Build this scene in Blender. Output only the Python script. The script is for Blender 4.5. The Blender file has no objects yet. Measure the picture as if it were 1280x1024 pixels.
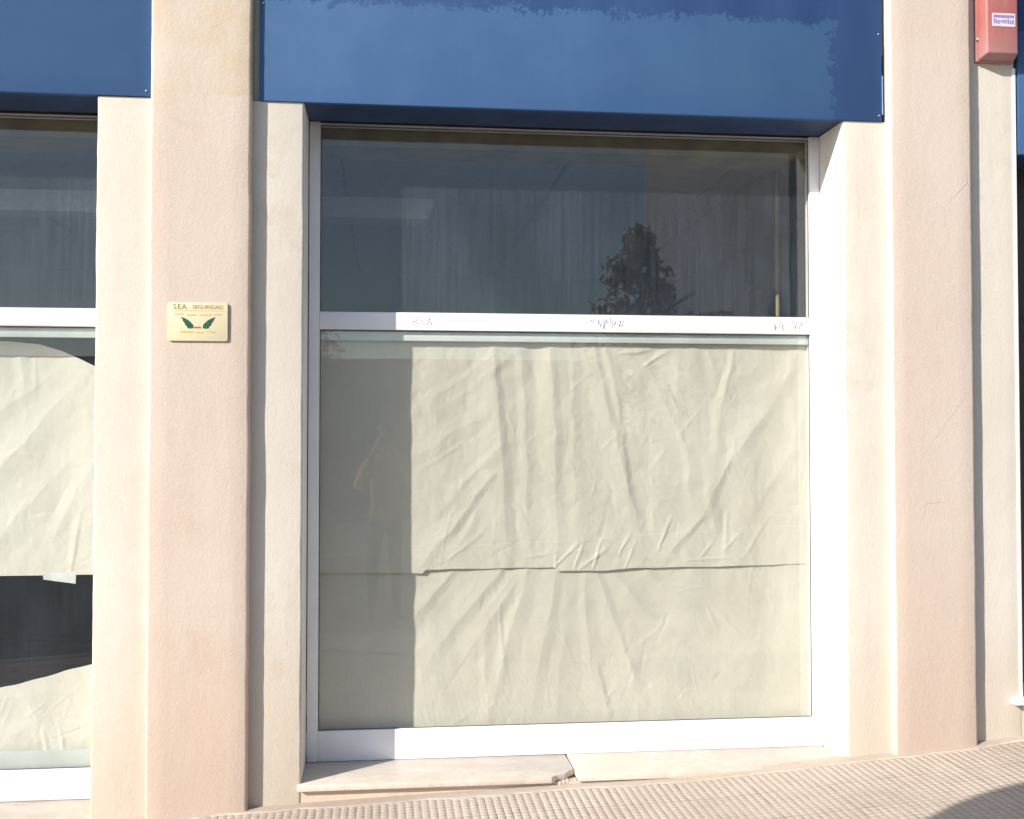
import bpy, bmesh, math, random
import numpy as np
from mathutils import Vector, Matrix
random.seed(7); rng = np.random.default_rng(11)
S = bpy.context.scene
COL = S.collection
R = math.radians

# ------------------------------------------------------------------ materials
class NT:
    """small helper round a node tree"""
    def __init__(s, name):
        s.m = bpy.data.materials.new(name); s.m.use_nodes = True
        s.t = s.m.node_tree; s.n = s.t.nodes; s.l = s.t.links
        s.b = s.n['Principled BSDF']; s.out = s.n['Material Output']
        s.tc = s.n.new('ShaderNodeNewGeometry').outputs['Position']
    def map(s, sc=(1,1,1), loc=(0,0,0)):
        q = s.n.new('ShaderNodeMapping'); q.inputs['Scale'].default_value = sc; q.inputs['Location'].default_value = loc
        s.l.new(s.tc, q.inputs[0]); return q.outputs[0]
    def noise(s, scale, detail=3, rough=.55, sc=(1,1,1), loc=(0,0,0), dist=0):
        q = s.n.new('ShaderNodeTexNoise'); q.inputs['Scale'].default_value = scale
        q.inputs['Detail'].default_value = detail; q.inputs['Roughness'].default_value = rough
        q.inputs['Distortion'].default_value = dist
        s.l.new(s.map(sc, loc), q.inputs['Vector']); return q.outputs['Fac']
    def voro(s, scale, feature='F1', sc=(1,1,1)):
        q = s.n.new('ShaderNodeTexVoronoi'); q.feature = feature; q.inputs['Scale'].default_value = scale
        s.l.new(s.map(sc), q.inputs['Vector']); return q.outputs['Distance']
    def rng(s, v, a, b, c=0., d=1., smooth=True):
        q = s.n.new('ShaderNodeMapRange'); q.interpolation_type = 'SMOOTHSTEP' if smooth else 'LINEAR'
        for i, x in zip((1,2,3,4), (a,b,c,d)): q.inputs[i].default_value = x
        s.l.new(v, q.inputs[0]); return q.outputs[0]
    def math(s, op, a, b=None):
        q = s.n.new('ShaderNodeMath'); q.operation = op
        for i, x in ((0,a),(1,b)):
            if x is None: continue
            if isinstance(x, (int,float)): q.inputs[i].default_value = x
            else: s.l.new(x, q.inputs[i])
        return q.outputs[0]
    def mix(s, f, a, b):
        q = s.n.new('ShaderNodeMix'); q.data_type = 'RGBA'
        for i, x in ((0,f),(6,a),(7,b)):
            if isinstance(x, (int,float)): q.inputs[i].default_value = x
            elif isinstance(x, tuple): q.inputs[i].default_value = (*x[:3],1)
            else: s.l.new(x, q.inputs[i])
        return q.outputs[2]
    def xyz(s):
        q = s.n.new('ShaderNodeSeparateXYZ'); s.l.new(s.tc, q.inputs[0]); return q.outputs
    def bump(s, h, strength=.3, dist=.004, prev=None):
        q = s.n.new('ShaderNodeBump'); q.inputs['Strength'].default_value = strength; q.inputs['Distance'].default_value = dist
        s.l.new(h, q.inputs['Height'])
        if prev is not None: s.l.new(prev, q.inputs['Normal'])
        return q.outputs[0]
    def done(s, col, rough=.8, nrm=None, metal=0., spec=.5):
        if isinstance(col, tuple): s.b.inputs['Base Color'].default_value = (*col[:3],1)
        else: s.l.new(col, s.b.inputs['Base Color'])
        if isinstance(rough, (int,float)): s.b.inputs['Roughness'].default_value = rough
        else: s.l.new(rough, s.b.inputs['Roughness'])
        s.b.inputs['Metallic'].default_value = metal
        s.b.inputs['Specular IOR Level'].default_value = spec
        if nrm is not None: s.l.new(nrm, s.b.inputs['Normal'])
        return s.m

def plain(name, col, rough=.6, var=.15, scale=20, metal=0., bump=0., spec=.5):
    q = NT(name); f = q.noise(scale, 4)
    c = q.mix(q.rng(f,.3,.7), tuple(x*(1-var) for x in col), tuple(min(1,x*(1+var*.6)) for x in col))
    return q.done(c, rough, q.bump(q.noise(scale*6,3), bump, .002) if bump else None, metal, spec)

def plaster(name, base, light, stain, low_stain, zlow, tan=None, ztan=3.064):
    q = NT(name); x, y, z = q.xyz()
    c = q.mix(q.rng(q.noise(2.2,5,.6,(1,1,.55)),.32,.68), base, light)
    # thin rain streaks running down
    st = q.rng(q.noise(9,5,.6,(1,1,.09),dist=.3),.52,.75)
    c = q.mix(q.math('MULTIPLY',st,.22), c, stain)
    bl = q.math('MULTIPLY', q.rng(q.noise(4.6,6,.72,loc=(5,9,2),dist=.5),.50,.66), q.rng(q.noise(1.3,3,loc=(1,8,4)),.46,.62))
    c = q.mix(q.math('MULTIPLY',bl,.50), c, low_stain)
    # fine grain of the render coat
    g = q.rng(q.noise(170,3,.7),.35,.72)
    c = q.mix(q.math('MULTIPLY',g,.15), c, stain)
    pt = q.rng(q.noise(60,4,.75,loc=(2,5,1)),.60,.76); c = q.mix(q.math('MULTIPLY',pt,.22), c, stain)
    # small dirty specks
    sp = q.rng(q.voro(16),.0,.045,1,0); sp = q.math('MULTIPLY',sp,q.rng(q.noise(3.1,2),.56,.66))
    c = q.mix(q.math('MULTIPLY',sp,.4), c, (.26,.20,.15))
    # hairline cracks
    cr = q.rng(q.voro(2.3,'DISTANCE_TO_EDGE',(1,1,.6)),.0,.004,1,0); cr = q.math('MULTIPLY',cr,q.rng(q.noise(1.9,3,loc=(4,2,9)),.6,.68))
    c = q.mix(q.math('MULTIPLY',cr,.35), c, (.35,.25,.2))
    if tan:
        c = q.mix(q.rng(z, ztan-.004, ztan+.004), c, q.mix(q.rng(q.noise(3,4),.3,.7), tan, light))
    # splash stains towards the foot of the wall
    lo = q.math('ADD', z, q.math('MULTIPLY', q.noise(3.3,5,.65), -.75))
    c = q.mix(q.math('MULTIPLY', q.rng(lo, zlow-.48, zlow+.30, 1, 0), .55), c, low_stain)
    sc = q.math('ADD', z, q.math('MULTIPLY', q.noise(14,4,.7), -.16))
    c = q.mix(q.math('MULTIPLY', q.rng(sc, zlow-.42, zlow-.02, 1, 0), .16), c, (.30,.23,.17))
    n = q.bump(q.noise(5,4,.6,(1,1,.5)), .38, .012)
    n = q.bump(q.noise(85,5,.75), .55, .003, n)
    n = q.bump(q.math('MULTIPLY',cr,-1.), .4, .002, n)
    return q.done(c, .93, n, spec=.25)

M = {}
M['cream']  = plaster('cream_plaster', (.590,.545,.475), (.625,.585,.520), (.475,.41,.34), (.53,.445,.35), .30)
M['pink']   = plaster('pink_plaster', (.560,.458,.385), (.572,.492,.424), (.49,.385,.325), (.52,.405,.325), .42, tan=(.535,.435,.31))
M['pinkb']  = plaster('pink_plaster_plain', (.560,.460,.390), (.572,.494,.428), (.49,.385,.325), (.52,.405,.33), .52)
M['reveal'] = plaster('white_reveal_plaster', (.76,.74,.70), (.79,.77,.74), (.70,.66,.61), (.70,.64,.56), .2)
M['riser']  = plaster('sill_riser_plaster', (.62,.53,.42), (.66,.59,.49), (.5,.41,.32), (.56,.45,.35), .05)

def fascia_mat(name, edge):
    q = NT(name); x, y, z = q.xyz()
    d = q.math('MINIMUM', q.math('SUBTRACT', edge, x), q.math('SUBTRACT', 3.512, z))
    nz = q.noise(11,6,.7,(1,1,1),dist=.6); nz2 = q.noise(42,4,.75,(1,1,.8))
    d = q.math('ADD', d, q.math('MULTIPLY', q.math('SUBTRACT',nz,.5), .20)); d = q.math('ADD', d, q.math('MULTIPLY', q.math('SUBTRACT',nz2,.5), .14))
    fad = q.rng(d, -.008, .012)
    dk = q.mix(q.rng(q.noise(4,4,.6,(1,1,.15)),.3,.7), (.026,.066,.180), (.036,.084,.210))
    lt = q.mix(q.rng(q.noise(1.6,5,.6),.35,.68), (.046,.108,.240), (.056,.126,.262))
    # lower rim of the sheet keeps more of the original blue
    rim = q.rng(q.math('ADD', z, q.math('MULTIPLY', q.noise(5,4), -.12)), 3.0, 3.13, .5, 0)
    lt = q.mix(rim, lt, (.042,.102,.250))
    c = q.mix(fad, dk, lt)
    chip = q.math('MULTIPLY', q.rng(q.noise(38,4,.75),.66,.72), q.rng(q.noise(3.5,3,loc=(1,7,3)),.54,.64))
    c = q.mix(q.math('MULTIPLY',chip,.75), c, (.022,.052,.16))
    stk = q.rng(q.noise(26,4,.6,(1,1,.05)),.55,.8)
    c = q.mix(q.math('MULTIPLY',stk,.05), c, (.16,.24,.36))
    n = q.bump(q.noise(1.7,3), .12, .02)
    return q.done(c, q.rng(q.noise(7,4),.3,.7,.62,.78), n, spec=.22)
M['fascia'] = fascia_mat('faded_blue_paint', 2.055)
M['fascia2'] = fascia_mat('faded_blue_paint_side', 9.)
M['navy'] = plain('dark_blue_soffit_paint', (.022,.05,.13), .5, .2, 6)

def white_frame():
    q = NT('white_lacquered_aluminium')
    c = q.mix(q.rng(q.noise(5,5,.6,(1,1,1)),.35,.7), (.77,.77,.79), (.83,.83,.84))
    c = q.mix(q.math('MULTIPLY', q.rng(q.noise(40,5,.7,(.4,1,1)),.6,.8), .3), c, (.55,.52,.5))
    return q.done(c, .38, q.bump(q.noise(3,2), .05, .01))
M['white'] = white_frame()
M['bead'] = plain('pale_glazing_bead', (.60,.64,.62), .5, .06, 8)
M['gasket'] = plain('grey_rubber_gasket', (.10,.105,.11), .7)
M['scrib'] = plain('worn_pen_scribble', (.50,.48,.54), .7, .3, 90)

def glass(name, dust, streak, tint=(.955,.968,.962), f0=.037):
    m = bpy.data.materials.new(name); m.use_nodes = True; t = m.node_tree; n = t.nodes; l = t.links
    n.remove(n['Principled BSDF']); out = n['Material Output']
    tr = n.new('ShaderNodeBsdfTransparent'); tr.inputs[0].default_value = (*tint,1)
    gl = n.new('ShaderNodeBsdfGlossy'); gl.inputs['Roughness'].default_value = .0; gl.inputs[0].default_value = (1,1,1,1)
    di = n.new('ShaderNodeBsdfDiffuse'); di.inputs[0].default_value = (.47,.58,.74,1)
    lw = n.new('ShaderNodeLayerWeight'); lw.inputs[0].default_value = .5
    p = n.new('ShaderNodeMath'); p.operation = 'POWER'; p.inputs[1].default_value = 5; l.new(lw.outputs['Facing'], p.inputs[0])
    ma = n.new('ShaderNodeMath'); ma.operation = 'MULTIPLY_ADD'; ma.inputs[1].default_value = .9; ma.inputs[2].default_value = f0; l.new(p.outputs[0], ma.inputs[0])
    tc = n.new('ShaderNodeNewGeometry')
    def nz(sc, scale, detail):
        mp = n.new('ShaderNodeMapping'); mp.inputs['Scale'].default_value = sc; l.new(tc.outputs['Position'], mp.inputs[0])
        q = n.new('ShaderNodeTexNoise'); q.inputs['Scale'].default_value = scale; q.inputs['Detail'].default_value = detail; q.inputs['Roughness'].default_value = .6
        l.new(mp.outputs[0], q.inputs[0]); return q.outputs['Fac']
    def rg(v, a, b, c, d):
        q = n.new('ShaderNodeMapRange'); q.interpolation_type = 'SMOOTHSTEP'
        for i, x in zip((1,2,3,4),(a,b,c,d)): q.inputs[i].default_value = x
        l.new(v, q.inputs[0]); return q.outputs[0]
    s1 = rg(nz((1,1,.03), 75, 5), .3, .75, dust*(1-streak), dust*(1+streak))
    s2 = rg(nz((1,1,.6), 2.4, 4), .3, .7, .55, 1.3)
    mu = n.new('ShaderNodeMath'); mu.operation = 'MULTIPLY'; l.new(s1, mu.inputs[0]); l.new(s2, mu.inputs[1])
    # slight waviness of the sheet
    bp = n.new('ShaderNodeBump'); bp.inputs['Strength'].default_value = .02; bp.inputs['Distance'].default_value = .02; l.new(nz((1,1,1), 2.2, 1), bp.inputs['Height'])
    l.new(bp.outputs[0], gl.inputs['Normal'])
    m1 = n.new('ShaderNodeMixShader'); l.new(ma.outputs[0], m1.inputs[0]); l.new(tr.outputs[0], m1.inputs[1]); l.new(gl.outputs[0], m1.inputs[2])
    m2 = n.new('ShaderNodeMixShader'); l.new(mu.outputs[0], m2.inputs[0]); l.new(m1.outputs[0], m2.inputs[1]); l.new(di.outputs[0], m2.inputs[2])
    l.new(m2.outputs[0], out.inputs[0]); return m
M['glass_top'] = glass('dusty_window_glass', .024, .42)
M['glass_low'] = glass('clear_window_glass', .006, .5)

M['glass_mid'] = glass('grimy_window_glass', .017, .25)
def paper_mat():
    q = NT('kraft_paper')
    c = q.mix(q.rng(q.noise(3,4,.6),.3,.7), (.580,.540,.462), (.615,.578,.500))
    c = q.mix(q.math('MULTIPLY', q.rng(q.noise(220,3,.7,(.25,1,1)),.4,.75), .12), c, (.40,.36,.28))
    sp = q.math('MULTIPLY', q.rng(q.voro(26),0,.05,1,0), q.rng(q.noise(3.7,2),.6,.68)); c = q.mix(q.math('MULTIPLY',sp,.45), c, (.28,.25,.2))
    n = q.bump(q.noise(55,5,.6), .12, .003)
    return q.done(c, .85, n, spec=.2)
M['paper'] = paper_mat()
def paper_pale():
    q = NT('pale_tissue_paper')
    c = q.mix(q.rng(q.noise(3,4,.6),.3,.7), (.655,.625,.545), (.69,.665,.595))
    return q.done(c, .85, q.bump(q.noise(50,5,.6), .12, .003), spec=.2)
M['paper2'] = paper_pale()

def pavement_mat(bumpy):
    q = NT('studded_cement_tile' + ('_bumped' if bumpy else ''))
    x, y, z = q.xyz()
    c = q.mix(q.rng(q.noise(1.7,5,.65),.3,.7), (.475,.395,.325), (.545,.470,.400))
    c = q.mix(q.math('MULTIPLY', q.rng(q.noise(120,4,.75),.45,.7), .5), c, (.33,.265,.215))
    c = q.mix(q.math('MULTIPLY', q.rng(q.noise(33,4,.75,loc=(3,1,0)),.5,.72), .45), c, (.60,.52,.45))
    blot = q.rng(q.noise(.9,5,.7,loc=(8,3,1)),.5,.68); c = q.mix(q.math('MULTIPLY',blot,.35), c, (.30,.235,.19))
    gm = q.math('MULTIPLY', q.rng(q.voro(5.5),.0,.07,1,0), q.rng(q.noise(1.6,2,loc=(3,3,7)),.52,.6)); c = q.mix(q.math('MULTIPLY',gm,.55), c, (.14,.12,.105))
    tl = q.n.new('ShaderNodeTexWhiteNoise'); tl.noise_dimensions = '2D'; cb = q.n.new('ShaderNodeCombineXYZ')
    q.l.new(q.math('FLOOR', q.math('DIVIDE', q.math('ADD', x, 3.), .3055)), cb.inputs[0]); q.l.new(q.math('FLOOR', q.math('DIVIDE', y, .3055)), cb.inputs[1]); q.l.new(cb.outputs[0], tl.inputs['Vector'])
    c = q.mix(q.math('MULTIPLY', tl.outputs['Value'], .28), c, (.36,.285,.225))
    n = q.bump(q.noise(260,3,.7), .35, .0015)
    if bumpy:
        w = q.math('MULTIPLY', q.math('SINE', q.math('MULTIPLY', x, 2*math.pi/.0335)), q.math('SINE', q.math('MULTIPLY', y, 2*math.pi/.0335)))
        n = q.bump(q.rng(w,-.4,.6), .8, .005, n)
        c = q.mix(q.rng(w,-.5,.2,.45,0), c, (.2,.155,.125))
    return q.done(c, .9, n, spec=.3)
M['pave'] = pavement_mat(False); M['paveb'] = pavement_mat(True)
M['groove'] = plain('dirty_tile_groove', (.37,.305,.25), .95, .35, 8)
M['asphalt'] = plain('asphalt', (.13,.12,.105), .9, .35, 30, bump=.5)
M['kerb'] = plain('granite_kerb', (.33,.32,.30), .85, .25, 40, bump=.4)
M['earth'] = plain('dry_ground', (.16,.13,.09), .95, .3, 3, bump=.4)
M['paint'] = plain('road_paint', (.7,.7,.68), .7, .15, 20)

def marble():
    q = NT('veined_cream_marble')
    w = q.noise(4.2,6,.65,(1,1.6,1),dist=1.4)
    c = q.mix(q.rng(w,.35,.66), (.55,.475,.405), (.62,.56,.495))
    v = q.rng(q.math('ABSOLUTE', q.math('SUBTRACT', q.noise(5.5,5,.6,(1,2.2,1),dist=2.0), .5)), 0, .018, 1, 0)
    c = q.mix(q.math('MULTIPLY',v,.4), c, (.42,.34,.29))
    d = q.rng(q.noise(28,5,.7),.52,.75); c = q.mix(q.math('MULTIPLY',d,.3), c, (.38,.32,.27))
    return q.done(c, .5, q.bump(q.noise(80,4,.7), .15, .002))
M['marble'] = marble()
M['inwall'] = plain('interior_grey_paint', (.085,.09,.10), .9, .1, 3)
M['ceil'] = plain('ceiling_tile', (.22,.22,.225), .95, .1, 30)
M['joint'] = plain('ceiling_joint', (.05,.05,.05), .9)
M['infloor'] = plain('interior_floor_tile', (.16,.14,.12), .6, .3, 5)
M['lintel'] = plain('olive_brown_lintel_paint', (.15,.12,.06), .8, .25, 8)
M['pipe'] = plain('ochre_conduit', (.27,.22,.09), .6, .2, 10)
M['vent'] = plain('grey_vent_plastic', (.14,.15,.17), .6)

def plaque_mat():
    q = NT('yellow_enamelled_plate')
    c = q.mix(q.rng(q.noise(11,4,.6),.3,.7), (.68,.61,.37), (.67,.59,.42))
    return q.done(c, .42, q.bump(q.noise(8,2), .05, .004))
M['plaque'] = plaque_mat()
M['ink'] = plain('olive_lettering', (.33,.27,.09), .5, .2, 60)
M['orange'] = plain('faded_orange_ink', (.60,.37,.13), .5, .15, 60)
M['wing'] = plain('dark_green_ink', (.015,.10,.055), .45, .5, 120)
M['chain'] = plain('brown_ink', (.28,.13,.02), .5)
def red_mat():
    q = NT('sun_bleached_red_plastic'); x, y, z = q.xyz()
    c = q.mix(q.rng(q.math('ADD', z, q.math('MULTIPLY',q.noise(9,4),.12)), 3.38, 3.60), (.38,.20,.195), (.36,.115,.105))
    c = q.mix(q.math('MULTIPLY', q.rng(q.noise(25,5,.7,(1,1,.3)),.5,.75), .35), c, (.45,.30,.28))
    return q.done(c, .5, q.bump(q.noise(60,3), .1, .002))
M['red'] = red_mat()
M['label'] = plain('white_vinyl_label', (.62,.58,.62), .5, .1, 40)
M['violet'] = plain('faded_violet_ink', (.28,.20,.48), .5, .3, 90)
M['steel'] = plain('zinc_screw', (.55,.55,.56), .35, .1, 50, metal=.8)
M['tape'] = plain('clear_tape', (.66,.68,.66), .35)
M['brownmetal'] = plain('brown_shopfront_metal', (.06,.045,.035), .5)

# ------------------------------------------------------------------ mesh helpers
class MB:
    def __init__(s): s.v = []; s.f = []; s.mi = []
    def add(s, v, f, mi=0):
        b = len(s.v); s.v += [tuple(p) for p in v]; s.f += [tuple(b+i for i in q) for q in f]; s.mi += [mi]*len(f)
    def box(s, x0, x1, y0, y1, z0, z1, mi=0):
        v = [(x,y,z) for z in (z0,z1) for y in (y0,y1) for x in (x0,x1)]
        s.add(v, [(0,2,3,1),(4,5,7,6),(0,1,5,4),(2,6,7,3),(0,4,6,2),(1,3,7,5)], mi)
    def tube(s, pts, r, n=8, mi=0, cap=True):
        pts = [Vector(p) for p in pts]; rr = r if isinstance(r, (list,tuple)) else [r]*len(pts); rings = []
        for i, p in enumerate(pts):
            d = (pts[min(i+1,len(pts)-1)] - pts[max(i-1,0)]).normalized()
            a = d.cross(Vector((0,0,1)) if abs(d.z) < .9 else Vector((1,0,0))).normalized(); b = d.cross(a)
            rings.append([p + (a*math.cos(2*math.pi*k/n) + b*math.sin(2*math.pi*k/n))*rr[i] for k in range(n)])
        v = [q for g in rings for q in g]; f = []
        for i in range(len(pts)-1):
            for k in range(n): f.append((i*n+k, i*n+(k+1)%n, (i+1)*n+(k+1)%n, (i+1)*n+k))
        if cap: f += [tuple(range(n))[::-1], tuple(range((len(pts)-1)*n, len(pts)*n))]
        s.add(v, f, mi)
    def prism(s, poly, y0, y1, mi=0):
        """polygon in x,z pulled from y0 to y1"""
        n = len(poly); v = [(x,y0,z) for x,z in poly] + [(x,y1,z) for x,z in poly]
        s.add(v, [tuple(range(n)), tuple(range(2*n-1,n-1,-1))] + [((i+1)%n, i, n+i, n+(i+1)%n) for i in range(n)], mi)
    def slab(s, poly, z0, z1, mi=0):
        """polygon in x,y pulled from z0 to z1"""
        n = len(poly); v = [(x,y,z0) for x,y in poly] + [(x,y,z1) for x,y in poly]
        s.add(v, [tuple(range(n))[::-1], tuple(range(n,2*n))] + [(i, (i+1)%n, n+(i+1)%n, n+i) for i in range(n)], mi)
    def build(s, name, mats, parent=None, bevel=0, smooth=False, seg=2):
        off = Vector((0,0,0))
        if parent is not None:
            p = parent
            while p is not None: off += Vector(p.location); p = p.parent
        me = bpy.data.meshes.new(name); me.from_pydata([tuple(Vector(p)-off) for p in s.v], [], s.f)
        for m in (mats if isinstance(mats,(list,tuple)) else [mats]): me.materials.append(m)
        me.polygons.foreach_set('material_index', s.mi)
        bm = bmesh.new(); bm.from_mesh(me); bmesh.ops.recalc_face_normals(bm, faces=bm.faces)
        if bevel:
            es = [e for e in bm.edges if len(e.link_faces) == 2 and e.calc_face_angle() > .5]
            bmesh.ops.bevel(bm, geom=es, offset=bevel, segments=seg, profile=.5, affect='EDGES', clamp_overlap=True)
        bm.to_mesh(me); bm.free()
        if smooth or bevel: me.polygons.foreach_set('use_smooth', [True]*len(me.polygons))
        if bevel:
            try: me.set_sharp_from_angle(angle=R(35))
            except Exception: pass
        o = bpy.data.objects.new(name, me); COL.objects.link(o); o.parent = parent; return o

def tag(o, label=None, cat=None, group=None, kind=None):
    for k, v in (('label',label),('category',cat),('group',group),('kind',kind)):
        if v: o[k] = v
    return o
def empty(name, loc, label, cat, group=None):
    o = bpy.data.objects.new(name, None); o.location = loc; o.empty_display_size = .1; COL.objects.link(o); return tag(o, label, cat, group)

GX = (-2.4,-.585,.07,.74,1.02,1.364,1.72,2.07,2.32,2.72,2.93,4.4); GZ = (-.0934,0,.025,.05,.057,.067,.094,.126,.144,.179,.202,.2704)
def ground_z(x, y=0.):
    k = min(1., max(0., 1+y/2.)); d = float(np.interp(x, GX, [b-(.035+.0535*a) for a,b in zip(GX,GZ)]))
    return .035 + .0535*x + .012*max(y, -3.7) + d*k
def vnoise(x, y, seed=0):
    r = np.random.default_rng(seed).random((512,512))
    xi = np.floor(x).astype(int); yi = np.floor(y).astype(int); fx = x-xi; fy = y-yi
    fx = fx*fx*fx*(fx*(fx*6-15)+10); fy = fy*fy*fy*(fy*(fy*6-15)+10)
    a = r[xi%512,yi%512]; b = r[(xi+1)%512,yi%512]; c = r[xi%512,(yi+1)%512]; d = r[(xi+1)%512,(yi+1)%512]
    return (a*(1-fx)+b*fx)*(1-fy) + (c*(1-fx)+d*fx)*fy
def fbm(x, y, seed=0, o=4):
    t = 0; a = .5
    for k in range(o): t = t + a*(vnoise(x*2**k+7.3*k, y*2**k+3.1*k, seed+k)-.5); a *= .5
    return t

# ------------------------------------------------------------------ the shop building
SUN = Vector((1.475, 1., -.957))
HEAD = 3.060          # underside of the sign panels
bld = empty('shop_building', (0,0,0), 'pink and cream plastered shop front with papered windows on a sloping pavement', 'building')

def rough_sheet(mb, x0, x1, z0, z1, y, seed, nx, nz, amp=.0016):
    xs = np.linspace(x0,x1,nx); zs = np.linspace(z0,z1,nz); X, Z = np.meshgrid(xs,zs)
    D = fbm(X*5+20, Z*3+20, seed)*amp*3 + fbm(X*22+9, Z*15+9, seed+9)*amp
    v = [(float(a),float(y+d),float(b)) for a,b,d in zip(X.ravel(),Z.ravel(),D.ravel())]
    f = [(j*nx+i, j*nx+i+1, (j+1)*nx+i+1, (j+1)*nx+i) for j in range(nz-1) for i in range(nx-1)]
    mb.add(v, f)

def jittered_column(x0, x1, yf, yb, z0, z1, r, seed, nz=90):
    """upright with rounded, slightly uneven front arrises"""
    prof = []
    for k in range(4): a = math.pi*(1 - k/6.); prof.append((x0+r+r*math.cos(a), yf+r-r*math.sin(a)))
    prof = [(x0,yb)] + prof + [(x0+(x1-x0)*t, yf) for t in (.2,.4,.6,.8)]
    for k in range(4): a = math.pi*(.5 - k/6.); prof.append((x1-r+r*math.cos(a), yf+r-r*math.sin(a)))
    prof.append((x1,yb)); n = len(prof)
    v = []; zs = np.linspace(z0,z1,nz)
    jx = fbm(zs*4+5, zs*0+seed, seed)*.006 + fbm(zs*18+5, zs*0+seed, seed+5)*.003
    jx2 = fbm(zs*4+50, zs*0+seed, seed+1)*.006 + fbm(zs*18+9, zs*0+seed, seed+6)*.003
    jy = fbm(zs*3+90, zs*0+seed, seed+2)*.004
    for i, z in enumerate(zs):
        for (x,y) in prof:
            dx = jx[i] if x < (x0+x1)/2 else jx2[i]
            v.append((x+(dx if min(x-x0,x1-x) < r*1.01 else 0), y+(jy[i] if y < yb-1e-6 else 0), float(z)))
    f = [(j*n+i, j*n+i+1, (j+1)*n+i+1, (j+1)*n+i) for j in range(nz-1) for i in range(n-1)]
    mb = MB(); mb.add(v, f); return mb

TOP = 5.2
# plaster pieces beside the openings, each with a soft arris towards the reveal
m = jittered_column(-1.236, -.360, 0., .30, -.6, HEAD-.001, .008, 3); m.build('wall', M['cream'], bld, smooth=True)
m = jittered_column(2.105, 2.60, 0., .30, -.3, HEAD-.001, .008, 5); m.build('wall', M['cream'], bld, smooth=True)
m = jittered_column(2.602, 2.947, 0., .0235, -.3, TOP-.02, .006, 15, 140); m.build('wall', M['cream'], bld, smooth=True)
m = MB(); m.box(2.602,2.946,.024,.30,-.3,HEAD+.318); m.build('wall', M['cream'], bld)
m = MB(); m.box(-1.0,-.365,.024,.30,HEAD,HEAD+.319); m.build('wall', M['cream'], bld)
for b in ((-6,-4.2,0,.30,-.9,HEAD-.001),(2.949,5.6,.0,.30,-.3,.352),(5.0,7.5,.0,.30,.353,HEAD-.001)):
    m = MB(); m.box(*b); m.build('wall', M['cream'], bld)
m = MB(); m.box(-6,7.5,.024,.30,HEAD+.32,TOP); m.build('spandrel_wall', M['cream'], bld)
# white painted reveal lining of the main opening (2 mm proud of the wall thickness)
m = MB(); m.box(2.1025,2.1055,.010,.279,.107,HEAD-.0015); m.build('reveal', M['reveal'], bld)
m = MB(); m.box(-.3605,-.3575,.010,.279,.107,HEAD-.0015); m.build('reveal', M['reveal'], bld)
# pillars
jittered_column(-1.004, -.580, -.050, .0215, -.5, TOP, .014, 21, 200).build('pillar', M['pink'], bld, smooth=True)
jittered_column(2.3085, 2.706, -.050, .0215, -.3, TOP, .014, 27, 200).build('pillar', [M['pinkb'],M['cream']], bld, smooth=True)
for p in [o for o in bld.children if o.name.startswith('pillar')]:
    if len(p.data.materials) < 2: p.data.materials.append(M['cream'])
    for q in p.data.polygons:
        if q.index % 13 <= 2: q.material_index = 1
# lintel behind the glass, room
m = MB(); m.box(-4.1,4.9,.345,.60,2.965,3.20); m.build('lintel', M['lintel'], bld)
room = MB()
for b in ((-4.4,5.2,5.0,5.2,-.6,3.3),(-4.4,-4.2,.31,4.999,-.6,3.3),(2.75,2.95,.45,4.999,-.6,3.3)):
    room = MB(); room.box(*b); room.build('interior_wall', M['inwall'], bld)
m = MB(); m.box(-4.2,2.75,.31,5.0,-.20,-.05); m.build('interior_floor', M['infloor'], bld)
m = MB()
xs = [-4.2,-3.2,-2.2,-1.2,-.235,.955,1.86,2.07,2.75]; ys = [.61,1.9,3.2,5.0]
for a,b in zip(xs,xs[1:]):
    for c,d in zip(ys,ys[1:]): m.box(a+.012,b-.012,c+.004,d-.004,3.04,3.08)
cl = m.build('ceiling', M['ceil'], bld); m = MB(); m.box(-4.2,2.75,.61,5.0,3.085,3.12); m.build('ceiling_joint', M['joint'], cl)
m = MB(); m.prism([(-4.2,2.735),(.215,2.735),(.255,2.845),(-4.2,2.845)],.90,1.10); m.build('bulkhead', M['ceil'], bld, .006)
m = MB(); m.tube([(2.056,.75,-.05),(2.056,.75,3.03)],.011,10); m.build('conduit', M['pipe'], bld, smooth=True)
m = MB(); m.tube([(2.71,3.1,2.55),(2.745,3.1,2.55)],.19,28); vt = m.build('wall_vent', M['vent'], bld)
m = MB(); m.tube([(2.69,3.1,2.55),(2.709,3.1,2.55)],[.15,.15],24); m.build('vent_hub', M['inwall'], vt)

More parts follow.
